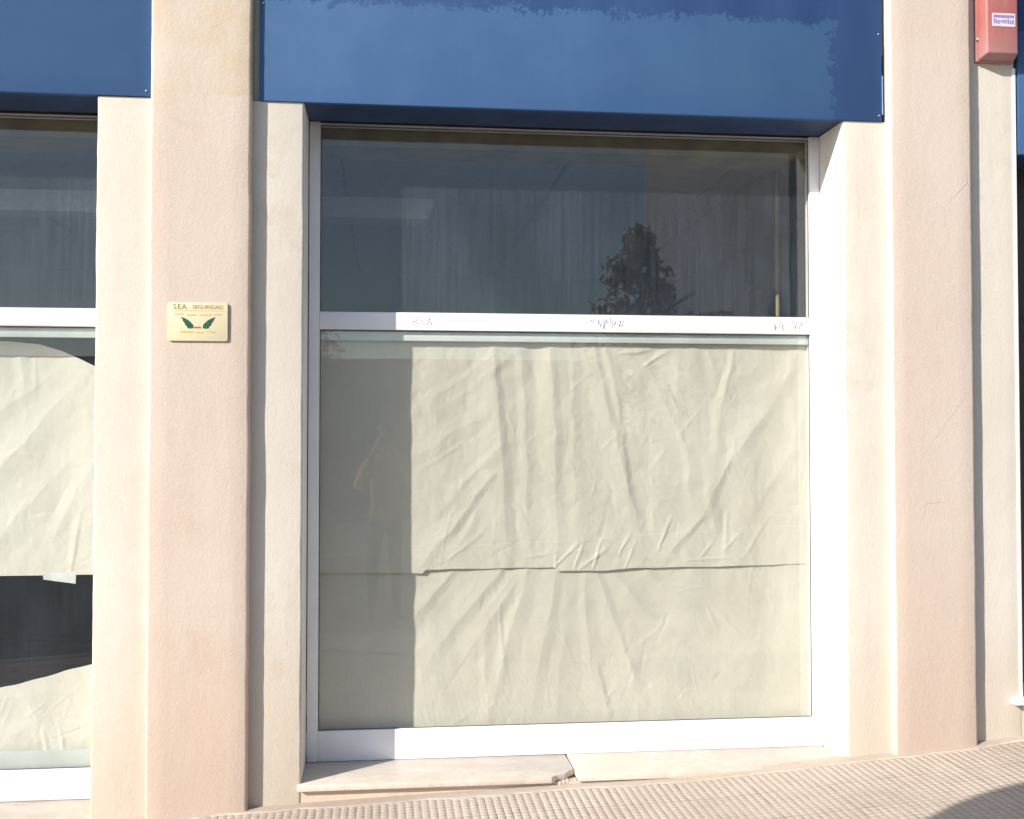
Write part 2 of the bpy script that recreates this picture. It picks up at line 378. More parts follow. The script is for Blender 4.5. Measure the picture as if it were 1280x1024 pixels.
# ------------------------------------------------------------------ windows: frame, panes, rails
def bar(mb, x0,x1,z0,z1, y0=.280,y1=.312): mb.box(x0,x1,y0,y1,z0,z1)
def window(x0, x1, zb, zsill, fm='white', g1='glass_top', g2='glass_low'):
    w = bpy.data.objects.new('window', None); COL.objects.link(w); w.parent = bld; w.empty_display_size = .1
    xl, xr = x0+.050, x1-.052
    def part(name, *b, mat='white', bev=.0025):
        q = MB(); q.box(*b); return q.build(name, M[fm if mat == 'white' else mat], w, bev)
    part('stile', x0,xl,.280,.340,zsill,HEAD-.002); part('stile', xr,x1,.280,.340,zsill,HEAD-.002)
    part('bottom_rail', xl+.0006,xr-.0006,.282,.312,zsill,zb)
    part('mullion', xl+.0006,xr-.0006,.2795,.345,2.092,2.174)
    part('head_rail', xl+.0006,xr-.0006,.30,.340,3.046,HEAD-.002)
    q = MB(); q.box(xl+.001,xr-.001,.296,.302,2.1745,3.0455); q.build('pane', M[g1], w)
    q = MB(); q.box(xl+.001,xr-.001,.296,.302,zb+.0005,2.0915); q.build('pane', M[g2], w)
    # thin seals round the panes
    q = MB()
    for a,b in ((2.1742,3.0458),(zb+.0002,2.0918)):
        q.box(xl+.0004,xl+.005,.2935,.2956,a,b); q.box(xr-.005,xr-.0004,.2935,.2956,a,b)
        q.box(xl+.0055,xr-.0055,.2935,.2956,a,a+.004); q.box(xl+.0055,xr-.0055,.2935,.2956,b-.006,b)
    q.build('gasket', M['gasket'], w)
    part('inner_rail', xl+.0006,xr-.0006,.3035,.3085,2.0435,2.0905, mat='bead')
    return w, xl, xr
wm, XL, XR = window(-.3535, 2.1022, .246, .1075)
wl, LXL, LXR = window(-4.2, -1.204, .112, -.0245, 'white', 'glass_top', 'glass_mid')
q = MB(); q.box(LXL+.001,LXR-.001,.3035,.3085,.113,.190); q.build('inner_rail', M['bead'], wl, .002)
wr, RXL, RXR = window(2.952, 5.0, .50, .386, 'brownmetal', 'brownmetal', 'brownmetal')
# worn scribbles on the mullion of the main window
def strokes(lines, r, y, name, mat, parent):
    q = MB()
    for ln in lines: q.tube([(x,y,z) for x,z in ln], r, 5)
    return q.build(name, mat, parent, smooth=True)
def scr(cx, cz, w, seed, n=3):
    rr = random.Random(seed); out = []; x = cx-w/2; st = w/n
    for k in range(n):
        pts = []
        for j in range(7):
            t = j/6; pts.append((x+st*(.1+.8*t)+rr.uniform(-.006,.006), cz+.018*math.sin(j*2.2+rr.random()*3)+rr.uniform(-.005,.005)))
        out.append(pts); x += st
    return out
A = [[(.13,2.117),(.131,2.150),(.146,2.150),(.150,2.140),(.133,2.134),(.154,2.118)], [(.168,2.147),(.165,2.130),(.172,2.122),(.184,2.121)], [(.192,2.116),(.203,2.148),(.207,2.130),(.213,2.117)], [(.193,2.126),(.212,2.127)]]
strokes(A, .0016, .2792, 'scribble', M['scrib'], wm)
strokes(scr(1.04,2.135,.17,4,5)+[[(1.03,2.105),(1.045,2.155),(1.062,2.16),(1.06,2.14)]], .0015, .2792, 'scribble', M['scrib'], wm)
for ln in (scr(1.885,2.133,.055,9,2)+[[(1.915,2.105),(1.917,2.155)],[(1.875,2.108),(1.874,2.14)]], scr(1.985,2.136,.06,12,3)): strokes(ln, .0015, .2792, 'scribble', M['scrib'], wm)

# ------------------------------------------------------------------ sills
sl = MB(); sl.slab([(-.372,-.022),(.735,-.022),(.758,.006),(.800,.020),(.826,.058),(.848,.075),(.842,.292),(-.372,.292)], .078, .106)
s1 = sl.build('sill', M['marble'], bld, .004)
for v in s1.data.vertices: v.co.z -= .012*max(0,(.27-v.co.y))/.29
sl = MB(); sl.slab([(.853,-.014),(2.100,-.014),(2.100,.292),(.849,.292)], .079, .107)
s2 = sl.build('sill', M['marble'], bld, .004)
for v in s2.data.vertices: v.co.z -= .012*max(0,(.27-v.co.y))/.29
m = MB(); rough_sheet(m, -.360,2.105,-.15,.0655,.0045,51,120,12,.003); m.box(-.359,2.104,.012,.29,-.15,.064); m.build('sill_riser', M['riser'], bld)
# mortar bed left bare where the corner broke off
m = MB(); n = 9
for k in range(5):
    a = .765+.018*k; m.slab([(a,-.006+.003*k),(a+.017,-.004+.004*k),(a+.016,.05),(a,.05)], .05, .0668+.0016*(k%3))
m.build('mortar', M['riser'], s1, .004)
m = MB(); m.box(-4.2,-1.2385,-.012,.292,-.062,-.026); m.build('sill', M['marble'], bld, .004)
m = MB(); m.box(-4.2,-1.2375,.004,.29,-.6,-.0635); m.build('sill_riser', M['riser'], bld)
m = MB(); m.box(2.896,5.05,-.040,.292,.3535,.384); m.build('sill', M['white'], bld, .004)
m = MB(); m.box(2.937,2.953,-.005,.0195,.3845,3.335); m.build('corner_bead', M['white'], bld, .003)

# ------------------------------------------------------------------ blank sign panels over the openings
def sign_panel(x0, x1, ox0, ox1, zb, label, mat, screws):
    e = empty('sign_panel', ((x0+x1)/2, 0, zb), label, 'sign panel', 'blue sign panels above the windows')
    m = MB(); m.box(x0,x1,-.010,.0205,zb,TOP-.02); m.build('front_panel', M[mat], e, .003)
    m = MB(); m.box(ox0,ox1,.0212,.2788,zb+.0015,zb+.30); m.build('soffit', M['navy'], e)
    for (sx,sz) in screws:
        q = MB(); q.tube([(sx,-.0145,sz),(sx,-.0095,sz)],[.003,.005],10); q.build('screw', M['steel'], e, smooth=True)
    return e
sign_panel(-.552, 2.2905, -.3595, 2.1045, HEAD, 'wide faded blue sign panel over the main window between both pillars', 'fascia', [(2.274,3.467),(2.274,3.085),(-.535,3.49)])
sign_panel(-4.6, -1.0065, -4.19, -1.239, HEAD+.002, 'faded blue sign panel left of the pillar with the yellow plaque', 'fascia2', [(-1.03,3.085)])
sign_panel(2.962, 5.4, 2.965, 4.99, 2.925, 'blue sign panel at the right edge beside the red alarm box', 'fascia2', [])

# ------------------------------------------------------------------ paper behind the glass
def ux(px): return -.302 + (px-399)/613.*2.352
def uz(py): return 2.04 - (py-430)/476.*1.795
def paper(name, x0, x1, z0f, z1f, ybase, folds, seed, nx, nz, label, group, mat='paper', crumple=1., wave=.010):
    U = np.linspace(0,1,nx); V = np.linspace(0,1,nz); xx = x0+(x1-x0)*U
    zb = np.array([z0f(a) for a in xx]); zt = np.array([z1f(a) for a in xx])
    X = np.tile(xx,(nz,1)); Z = zb[None,:]*(1-V[:,None]) + zt[None,:]*V[:,None]
    D = np.zeros_like(X)
    wx = fbm(X*4+31, Z*4+17, seed+40)*.05; wz = fbm(X*4+71, Z*4+57, seed+50)*.05
    for (ax,az,bx,bz,w,h,asy) in folds:
        ax,bx = ux(ax),ux(bx); az,bz = uz(az),uz(bz)
        dx,dz = bx-ax, bz-az; L = math.hypot(dx,dz); dx/=L; dz/=L
        s = ((X+wx-ax)*dx + (Z+wz-az)*dz)/L; t = (X+wx-ax)*-dz + (Z+wz-az)*dx
        sc = np.clip(s,0,1); end = np.exp(-((s-sc)*L/(w*1.6))**2); tap = .35+.65*np.sin(np.pi*np.clip(s*.8+.15,0,1))
        big = w > .013; soft = .47 if big else .44; ww = w*(2.3 if big else 1.5)*(.75+.6*sc); tt = np.where(t>0, t/(ww*(1+asy)), t/(ww*(1-asy)))
        a_ = np.abs(tt); pr = .5*((1-a_)+np.sqrt((1-a_)**2+.02)) - .045*np.minimum(a_,1); pr = np.where(a_ > 1.6, 0, pr*np.clip((1.6-a_)/.6,0,1)); D -= h*soft*pr*end*tap
    rs = np.random.default_rng(seed+77)
    for k in range(int(150*(x1-x0)/2.4)):
        px_ = x0+(x1-x0)*rs.random(); pz_ = float(zb.mean())+(float(zt.mean())-float(zb.mean()))*rs.random(); an = math.pi/2+rs.normal(0,.75)
        L = .03+.13*rs.random()**2; dx,dz = math.cos(an),math.sin(an); w_ = .006+.012*rs.random(); h_ = (.0004+.0010*rs.random())*(1 if rs.random() < .6 else -1)
        sl = (X+wx*.5-px_)*dx+(Z+wz*.5-pz_)*dz; tl = np.abs((X+wx*.5-px_)*-dz+(Z+wz*.5-pz_)*dx)/w_
        D -= h_*np.clip(1-tl,0,1)*np.clip(1-(np.abs(sl)/L)**2,0,1)
    D += .0035*np.sin(X*21+fbm(X*2+5,Z*1.5+4,seed+60)*9)*np.clip(.4+fbm(X*1.5+50,Z*1.5+50,seed+61)*2.2,0,1)
    D += wave*2.2*fbm(X*1.9+3, Z*1.2+8, seed, 2)
    rid = lambda sx, sz, sd: 1-np.abs(2*np.clip(fbm(X*sx+wx*20+60, Z*sz+wz*20+60, sd, 3)*1.0+.5,0,1)-1)*2
    D += crumple*(.0030*rid(3.6,2.0,seed+3) + .0015*rid(9,6,seed+5) + .0008*rid(22,17,seed+8))
    Y = ybase + D; Y = np.where(Y < ybase-.012, ybase-.012-.004*np.tanh((ybase-.012-Y)/.004), Y)
    me = bpy.data.meshes.new(name)
    v = np.stack([X,Y,Z],-1).reshape(-1,3)
    i = np.arange(nx-1)[None,:]+np.arange(nz-1)[:,None]*nx; f = np.stack([i,i+1,i+1+nx,i+nx],-1).reshape(-1,4)
    c = np.array([(x0+x1)/2, ybase, float(zb.min())]); v = v-c
    me.vertices.add(len(v)); me.vertices.foreach_set('co', v.ravel()); me.loops.add(f.size); me.loops.foreach_set('vertex_index', f.ravel())
    me.polygons.add(len(f)); me.polygons.foreach_set('loop_start', np.arange(0,f.size,4)); me.polygons.foreach_set('loop_total', np.full(len(f),4))
    me.polygons.foreach_set('use_smooth', np.ones(len(f),dtype=bool)); me.update(); me.validate(); me.materials.append(M[mat])
    o = bpy.data.objects.new(name, me); o.location = c; COL.objects.link(o)
    return tag(o, label, 'paper sheet', group)

H = .010
up_folds = [
 # px of the photograph's folds: x0,y0,x1,y1,width,height,asymmetry
 (612,445,628,700,.028,.016,-.4),(648,440,655,690,.022,.010,.2),(684,440,690,690,.026,.013,-.4),(708,440,712,690,.016,.006,.3),
 (733,440,800,690,.026,.013,-.4),(748,440,765,500,.02,.011,.2),(765,500,783,640,.016,.008,-.3),
 (603,450,512,520,.018,.008,.2),(640,440,540,520,.020,.007,-.2),(600,520,512,575,.024,.008,0),(618,560,540,640,.020,.008,.3),(606,600,522,712,.022,.013,-.35),
 (570,560,520,590,.012,.004,0),(590,640,560,700,.014,.006,.2),
 (915,440,892,560,.024,.014,.35),(880,440,890,470,.014,.008,0),(1000,440,960,520,.030,.013,-.2),(960,520,905,585,.026,.015,-.2),(905,585,870,650,.020,.013,-.3),(870,650,822,705,.016,.012,-.3),
 (800,450,850,560,.022,.008,.2),(840,440,845,560,.018,.006,.2),(850,560,862,640,.020,.009,.3),(880,600,893,690,.016,.007,.2),
 (770,442,815,432,.012,.013,.2),(800,455,830,437,.010,.010,.2),(905,645,900,700,.012,.007,0),
 (690,710,716,682,.008,.009,.3),(712,712,722,680,.008,.008,-.3),(735,712,745,678,.007,.009,.3),(720,712,755,685,.008,.008,0),(768,695,783,672,.007,.008,.3),(775,712,790,680,.007,.006,0),
 (818,690,836,650,.007,.009,.3),(868,700,885,680,.008,.006,0),(900,690,925,665,.008,.006,.2),(850,705,905,700,.007,.005,0),(925,700,960,650,.012,.005,0),
 (560,700,600,660,.010,.005,.2),(640,700,690,690,.008,.004,.2),(690,712,690,690,.006,.006,.5),(990,470,1005,620,.02,.006,0),(940,640,1000,560,.02,.006,.2),
]
low_folds = [
 (560,716,505,790,.024,.013,-.3),(620,716,520,840,.026,.013,-.3),(650,716,570,830,.026,.012,-.2),(655,716,605,890,.024,.012,.3),(690,716,660,880,.028,.010,-.3),
 (722,716,735,900,.022,.009,.3),(735,716,770,800,.024,.012,-.35),(770,800,800,890,.020,.008,-.3),(760,720,845,810,.024,.010,-.3),(845,810,905,870,.022,.006,-.2),
 (805,720,880,790,.024,.009,-.2),(880,770,890,790,.010,.006,.2),(860,716,930,790,.026,.007,-.1),(540,850,570,900,.02,.006,0),(600,800,600,905,.018,.007,.3),(700,800,690,905,.022,.006,0),
 (920,720,940,760,.018,.005,.1),(960,780,930,860,.03,.005,.1),(620,760,625,840,.010,.005,.2),(740,840,752,905,.016,.009,-.4),
]
def up_top(x): return 2.058 + .003*math.sin(x*11)
def up_bot(x):
    p = [(-.36,.965),(.05,.957),(.175,.955),(.19,.972),(.80,.9755),(.812,.957),(1.05,.9575),(1.2,.967),(1.36,.968),(1.62,.969),(1.9,.974),(2.1,.977)]
    return float(np.interp(x,[a for a,_ in p],[b for _,b in p])) + .0012*math.sin(x*23)
gp = 'paper sheets behind the shop windows'
paper('paper_sheet', -.340, 2.090, up_bot, up_top, .3265, up_folds, 100, 520, 260, 'large crumpled beige paper covering the upper half of the main lower pane', gp)
paper('paper_sheet', -.335, 2.085, lambda x: .13, lambda x: 1.02, .3400, low_folds, 300, 520, 200, 'beige paper with fanned creases covering the bottom of the main window', gp, crumple=.7)
lf = [(-20,640,118,470,.05,.022,-.3),(-40,560,110,455,.03,.012,.2),(-20,720,118,560,.05,.016,.2),(40,430,52,520,.02,.008,.3),(90,660,118,600,.02,.010,0),(20,430,20,500,.02,.006,0),(-100,600,0,430,.05,.015,.2),(105,720,116,640,.012,.009,.3)]
def lt(x): return float(np.interp(x,[-2.7,-1.72,-1.58,-1.48,-1.39,-1.31,-1.2],[2.0,2.028,2.015,1.985,1.945,1.905,1.87]))
paper('paper_sheet', -2.70, -1.209, lambda x: .962, lambda x: lt(x)+.004, .392, lf, 500, 320, 240, 'pale creased paper with a sagging top edge in the left window', gp, 'paper2', .9)
lg = [(60,860,112,940,.03,.012,.2),(80,900,90,960,.012,.009,.2),(100,900,112,960,.012,.009,-.2),(-30,870,90,850,.05,.012,.2),(0,960,70,880,.04,.010,0),(95,930,112,920,.01,.006,.3)]
paper('paper_sheet', -2.70, -1.209, lambda x: .165, lambda x: .583+(x+1.236)*.245+.002*math.sin(x*17)+.0015*math.sin(x*43), .338, lg, 700, 320, 130, 'low pale paper with a slanting top edge at the foot of the left window', gp, 'paper2', .9)
m = MB(); m.prism([(-1.527,.985),(-1.525,.953),(-1.385,.932),(-1.383,.985)],.3045,.3053)
tag(m.build('tape_strip', M['tape']), 'short pale tape strip hanging from the sagging paper in the left window', 'tape')

# ------------------------------------------------------------------ yellow plaque on the left pillar
PX0,PX1,PZ0,PZ1 = -.923,-.672,2.002,2.167
pq = empty('security_plaque', (PX0/2+PX1/2,-.052,PZ0), 'small yellow security plaque with two green wings on the left pillar', 'plaque')
def rrect(x0,x1,z0,z1,r,n=5):
    out = []
    for cx,cz,a0 in ((x1-r,z1-r,0),(x0+r,z1-r,90),(x0+r,z0+r,180),(x1-r,z0+r,270)):
        for k in range(n+1): a = R(a0+90*k/n); out.append((cx+r*math.cos(a), cz+r*math.sin(a)))
    return out
m = MB(); m.prism(rrect(PX0,PX1,PZ0,PZ1,.010),-.060,-.0535); m.build('plate', M['plaque'], pq, .0015)
def text(s, size, x, z, y, name, mat, parent, width=None, bold=0.):
    cu = bpy.data.curves.new(name,'FONT'); cu.body = s; cu.size = size; cu.align_x = 'CENTER'; cu.align_y = 'CENTER'; cu.extrude = .0004; cu.offset = bold
    t = bpy.data.objects.new(name+'_src', cu); COL.objects.link(t)
    me = bpy.data.meshes.new_from_object(t.evaluated_get(bpy.context.evaluated_depsgraph_get())); bpy.data.objects.remove(t); bpy.data.curves.remove(cu)
    xs = [v.co.x for v in me.vertices]; k = (width/(max(xs)-min(xs))) if width else 1
    loc = parent.matrix_world.translation if parent.parent is None else parent.location
    off = Vector(parent.location)
    for v in me.vertices:
        a = v.co.copy(); v.co = Vector((x+a.x*k, y-a.z, z+a.y)) - off
    me.name = name; me.materials.append(mat); o = bpy.data.objects.new(name, me); COL.objects.link(o); o.parent = parent; return o
def qx(u): return PX0 + (u-110)/(1130-110)*(PX1-PX0)
def qz(v): return PZ1 - (v-100)/(765-100)*(PZ1-PZ0)
text('S.E.A.', .030, qx(325), qz(178), -.0604, 'lettering', M['ink'], pq, .058, .0004)
text('SEGURIDAD', .022, qx(790), qz(182), -.0604, 'lettering', M['ink'], pq, .128, .0002)
m = MB(); m.box(qx(210),qx(1070),-.0606,-.0600,qz(245),qz(238)); m.build('rule', M['orange'], pq)
rr = random.Random(3)
for (u0,u1,v,n) in ((230,400,305,5),(440,620,318,6),(650,860,318,7),(890,1040,305,5),(330,560,612,7),(600,730,620,4),(780,940,608,5)):
    m = MB()
    for k in range(n):
        a = u0+(u1-u0)*k/n; m.box(qx(a),qx(a+(u1-u0)/n*.6),-.0606,-.0600,qz(v+rr.uniform(6,17)),qz(v-rr.uniform(6,17)))
    m.build('small_print', M['orange'], pq)
def wing(sgn):
    L = [(330,352),(400,372),(455,402),(500,440),(545,490),(548,545),(500,552),(450,548),(438,515),(408,492),(398,455),(372,430),(362,395)]
    pts = [((u if sgn < 0 else 1255-u), v) for u,v in L]
    q = MB(); q.prism([(qx(u),qz(v)) for u,v in pts],-.0607,-.0600)
    return q.build('wing_emblem', M['wing'], pq)
wing(-1); wing(1)
m = MB()
for u in (575,615,655): m.tube([(qx(u+18*math.cos(a*math.pi/6)),-.0606,qz(532+11*math.sin(a*math.pi/6))) for a in range(13)],.0011,5)
m.build('chain_emblem', M['chain'], pq, smooth=True)

# ------------------------------------------------------------------ red alarm box on the right wall
ab = empty('alarm_box', (2.845,0,3.355), 'sun bleached red alarm box with white label, high beside the right pillar', 'alarm box')
bx0,bx1,bz0,bz1,dp = 2.748,2.936,3.352,3.76,.085
def hexa(mb, x0,x1,z0,z1,ya, X0,X1,Z0,Z1,yb):
    v = [(x0,ya,z0),(x1,ya,z0),(x1,ya,z1),(x0,ya,z1),(X0,yb,Z0),(X1,yb,Z0),(X1,yb,Z1),(X0,yb,Z1)]
    mb.add(v,[(0,1,2,3),(7,6,5,4),(0,4,5,1),(1,5,6,2),(2,6,7,3),(3,7,4,0)])
m = MB(); hexa(m,bx0,bx1,bz0,bz1,-.0,bx0+.003,bx1-.003,bz0+.002,bz1-.002,-.026); m.build('back_housing', M['red'], ab, .004)
m = MB(); hexa(m,bx0+.004,bx1-.004,bz0+.003,bz1-.003,-.0268,bx0+.020,bx1-.016,bz0+.022,bz1-.02,-dp); m.build('cover', M['red'], ab, .008, seg=3)
m = MB(); m.prism(rrect(bx0+.045,bx1-.030,3.500,3.562,.004),-dp-.0018,-dp-.0004); lb = m.build('label', M['label'], ab)
m = MB(); rr = random.Random(8)
m.box(bx0+.052,bx1-.036,-dp-.0027,-dp-.0019,3.541,3.553)
for k in range(9):
    x = bx0+.050+k*.0115; m.box(x,x+.0075,-dp-.0027,-dp-.0019,3.512+rr.uniform(0,.008),3.528+rr.uniform(0,.008))
m.build('label_print', M['violet'], lb)
m = MB(); m.tube([(bx0-.002,-.030,3.455),(bx0+.012,-.030,3.455)],.007,10); m.build('cover_screw', M['steel'], ab, smooth=True)

# ------------------------------------------------------------------ ground, pavement, road
def strip(name, y0, y1, dz, mat, x0=-60., x1=60., z=None):
    g = MB(); xs = np.linspace(x0,x1,25)
    v = [(float(a),y,ground_z(a,max(y,-3.7))+dz) for y in (y0,y1) for a in xs]; n = 25
    g.add(v,[(i,i+1,n+i+1,n+i) for i in range(n-1)])
    return tag(g.build(name, M[mat]), kind='structure')
g = MB(); g.add([(-300,-300,ground_z(-300)-.35),(300,-300,ground_z(300)-.35),(300,300,ground_z(300)-.35),(-300,300,ground_z(-300)-.35)],[(0,1,2,3)])
tag(g.build('ground', M['earth']), kind='structure')
BX0,BX1,BY0 = -3.0,5.0,-2.2
def pave_sheet(x0,x1,y0,y1,dz,mat,name):
    g = MB(); g.add([(x0,y0,ground_z(x0,y0)+dz),(x1,y0,ground_z(x1,y0)+dz),(x1,y1,ground_z(x1,y1)+dz),(x0,y1,ground_z(x0,y1)+dz)],[(0,1,2,3)])
    return tag(g.build(name, M[mat]), kind='structure')
pave_sheet(-60,BX0,-3.7,.02,0,'paveb','pavement'); pave_sheet(BX1,60,-3.7,.02,0,'paveb','pavement'); pave_sheet(BX0,BX1,-3.7,BY0,0,'paveb','pavement')
# near pavement: real studs on a cement tile
pit = .0335; tile = pit*9+.004
xs = []; x = BX0
while x < BX1-pit:
    for k in range(9): xs.append(x+k*pit+pit/2)
    x += tile
ys = []; y = 0.0
while y > BY0+pit:
    for k in range(9): ys.append(y-k*pit-pit/2)
    y -= tile
X, Y = np.meshgrid(np.array(xs),np.array(ys)); X = X.ravel(); Y = Y.ravel(); N = len(X)
worn = np.clip(.5+fbm(X*1.7+40,Y*1.7+40,900,4)*1.5,0,1)
h = (.0033 - .0022*worn)*(1+.25*(rng.random(N)-.5)); a = .0148+rng.random(N)*.0006; b = .0108+rng.random(N)*.0016
zb = np.array([ground_z(p,q) for p,q in zip(X,Y)])-.0045
sg = np.array([(-1,-1),(1,-1),(1,1),(-1,1)])
V = np.zeros((N,8,3))
for k,(sx,sy) in enumerate(sg):
    V[:,k,0] = X+sx*a; V[:,k,1] = Y+sy*a; V[:,k,2] = zb+.0535*sx*a
    V[:,4+k,0] = X+sx*b; V[:,4+k,1] = Y+sy*b; V[:,4+k,2] = zb+h+.0535*sx*b+(rng.random(N)-.5)*.0008
F = np.array([(4,5,6,7),(0,1,5,4),(1,2,6,5),(2,3,7,6),(3,0,4,7)])
F = (np.arange(N)[:,None,None]*8+F[None]).reshape(-1,4)
me = bpy.data.meshes.new('pavement'); VV = V.reshape(-1,3)
base = len(VV); gx = np.linspace(BX0,BX1,161); gy = np.linspace(BY0,.02,12); q = np.array([(a_,b_,ground_z(a_,b_)-.0045) for b_ in gy for a_ in gx])
gi = np.arange(160)[None,:]+np.arange(11)[:,None]*161+base; gf = np.stack([gi,gi+1,gi+162,gi+161],-1).reshape(-1,4)
VV = np.concatenate([VV,q]); NS = len(F); F = np.concatenate([F,gf])
me.vertices.add(len(VV)); me.vertices.foreach_set('co',VV.ravel()); me.loops.add(F.size); me.loops.foreach_set('vertex_index',F.ravel())
me.polygons.add(len(F)); me.polygons.foreach_set('loop_start',np.arange(0,F.size,4)); me.polygons.foreach_set('loop_total',np.full(len(F),4))
mi = np.zeros(len(F),dtype=np.int32); mi[NS:] = 1; me.materials.append(M['pave']); me.materials.append(M['groove']); me.polygons.foreach_set('material_index',mi)
me.update(); me.validate(); o = bpy.data.objects.new('pavement',me); COL.objects.link(o); tag(o,kind='structure')
# cement skim along the foot of the wall
g = MB(); n = 200; xx = np.linspace(-1.3,3.4,n); wv = .012+fbm(xx*6,xx*0,77)*.05
v = [(float(q),.03,ground_z(q)+.004) for q in xx]+[(float(q),-.052-float(w_),ground_z(q)+.0022) for q,w_ in zip(xx,wv)]+[(float(q),-.060-float(w_),ground_z(q)-.006) for q,w_ in zip(xx,wv)]
g.add(v,[(i+1,i,n+i,n+i+1) for i in range(n-1)]+[(n+i+1,n+i,2*n+i,2*n+i+1) for i in range(n-1)]); tag(g.build('pavement_edge', M['pave']), kind='structure')
strip('kerb', -3.85,-3.7, .004, 'kerb'); 
def road_z(x): return ground_z(x,-3.7)-.125
def zstrip(name, y0, y1, dz, mat):
    g = MB(); g.add([(-60,y0,road_z(-60)+dz),(60,y0,road_z(60)+dz),(60,y1,road_z(60)+dz),(-60,y1,road_z(-60)+dz)],[(0,1,2,3)]); return tag(g.build(name,M[mat]),kind='structure')
zstrip('road',-19.6,-3.84,0,'asphalt')
g = MB(); g.add([(-60,-3.85,road_z(-60)),(60,-3.85,road_z(60)),(60,-3.85,road_z(60)+.13),(-60,-3.85,road_z(-60)+.13)],[(0,1,2,3)]); tag(g.build('kerb',M['kerb']),kind='structure')
zstrip('kerb',-19.8,-19.6,.13,'kerb'); zstrip('pavement',-22.2,-19.8,.128,'paveb')
g = MB(); g.add([(-60,-19.6,road_z(-60)),(60,-19.6,road_z(60)),(60,-19.6,road_z(60)+.13),(-60,-19.6,road_z(-60)+.13)],[(0,1,2,3)]); tag(g.build('kerb',M['kerb']),kind='structure')
zstrip('road_marking',-11.8,-11.68,.004,'paint')

# ------------------------------------------------------------------ across the street (what the glass mirrors)
M['tan'] = plain('tan_render', (.22,.17,.115), .9, .15, 2, bump=.3)
M['greyr'] = plain('grey_render', (.26,.28,.32), .9, .12, 2, bump=.3)
M['dglass'] = plain('dark_window_glass', (.10,.095,.09), .2)
M['wood'] = plain('brown_door_wood', (.13,.07,.035), .6, .3, 8)
M['tile'] = plain('clay_roof_tile', (.30,.14,.08), .85, .3, 12)
def opp_building(name, label, x0, x1, y0, depth, z1, mat, rows, cols, parapet=True):
    zb = road_z(x0)-.6; e = empty(name, ((x0+x1)/2, y0-depth/2, zb), label, 'building')
    m = MB(); m.slab([(x0,y0),(x1,y0),(x1,y0-depth),(x0,y0-depth)],zb,z1); m.build('wall', M[mat], e)
    m = MB(); m.slab([(x0-.1,y0+.15),(x1+.15,y0+.15),(x1+.15,y0-depth-.15),(x0-.1,y0-depth-.15)],z1+.002,z1+.22); m.build('roof', M['tile' if mat=='tan' else 'greyr'], e, .02)
    W = (x1-x0)/cols
    for r in range(rows):
        for c in range(cols):
            cx = x0+W*(c+.5); z0 = road_z(cx)+1.0+r*3.0
            if z0+1.3 > z1-.2: continue
            if r == 0 and c == cols//2:
                m = MB(); m.box(cx-.5,cx+.5,y0+.002,y0+.05,z0-.86,z0+1.25); d = m.build('door', M['wood'], e, .01)
                m = MB(); m.box(cx+.36,cx+.42,y0+.052,y0+.10,z0+.1,z0+.14); m.build('handle', M['steel'], d); continue
            m = MB(); m.box(cx-.62,cx+.62,y0+.002,y0+.045,z0-.05,z0+1.3); w = m.build('window', M[mat], e, .006)
            for s in (-1,1):
                m = MB(); m.box(cx+s*.30-.26,cx+s*.30+.26,y0+.046,y0+.052,z0+.02,z0+1.24); m.build('pane', M['dglass'], w)
    return e
opp_building('low_house', 'long low tan house mirrored in the shaded strip of the main window', -22, 6.0, -22.4, 8, 3.37, 'tan', 1, 7)
opp_building('apartment_block', 'tall grey apartment block mirrored in the right of the upper pane', 10.4, 26, -22.4, 16, 17.5, 'greyr', 5, 5)
def leaf_mat(name, a, b):
    q = NT(name); c = q.mix(q.rng(q.noise(1.6,3),.35,.65), a, b); q.done(c, .7, spec=.3)
    tl = q.n.new('ShaderNodeBsdfTranslucent'); q.l.new(c, tl.inputs[0]); mx = q.n.new('ShaderNodeMixShader'); mx.inputs[0].default_value = .5
    q.l.new(q.b.outputs[0], mx.inputs[1]); q.l.new(tl.outputs[0], mx.inputs[2]); q.l.new(mx.outputs[0], q.out.inputs[0]); return q.m
M['leaf'] = leaf_mat('olive_leaves', (.22,.16,.07), (.36,.24,.12)); M['bark'] = plain('bark', (.10,.075,.05), .95, .3, 12, bump=.6)
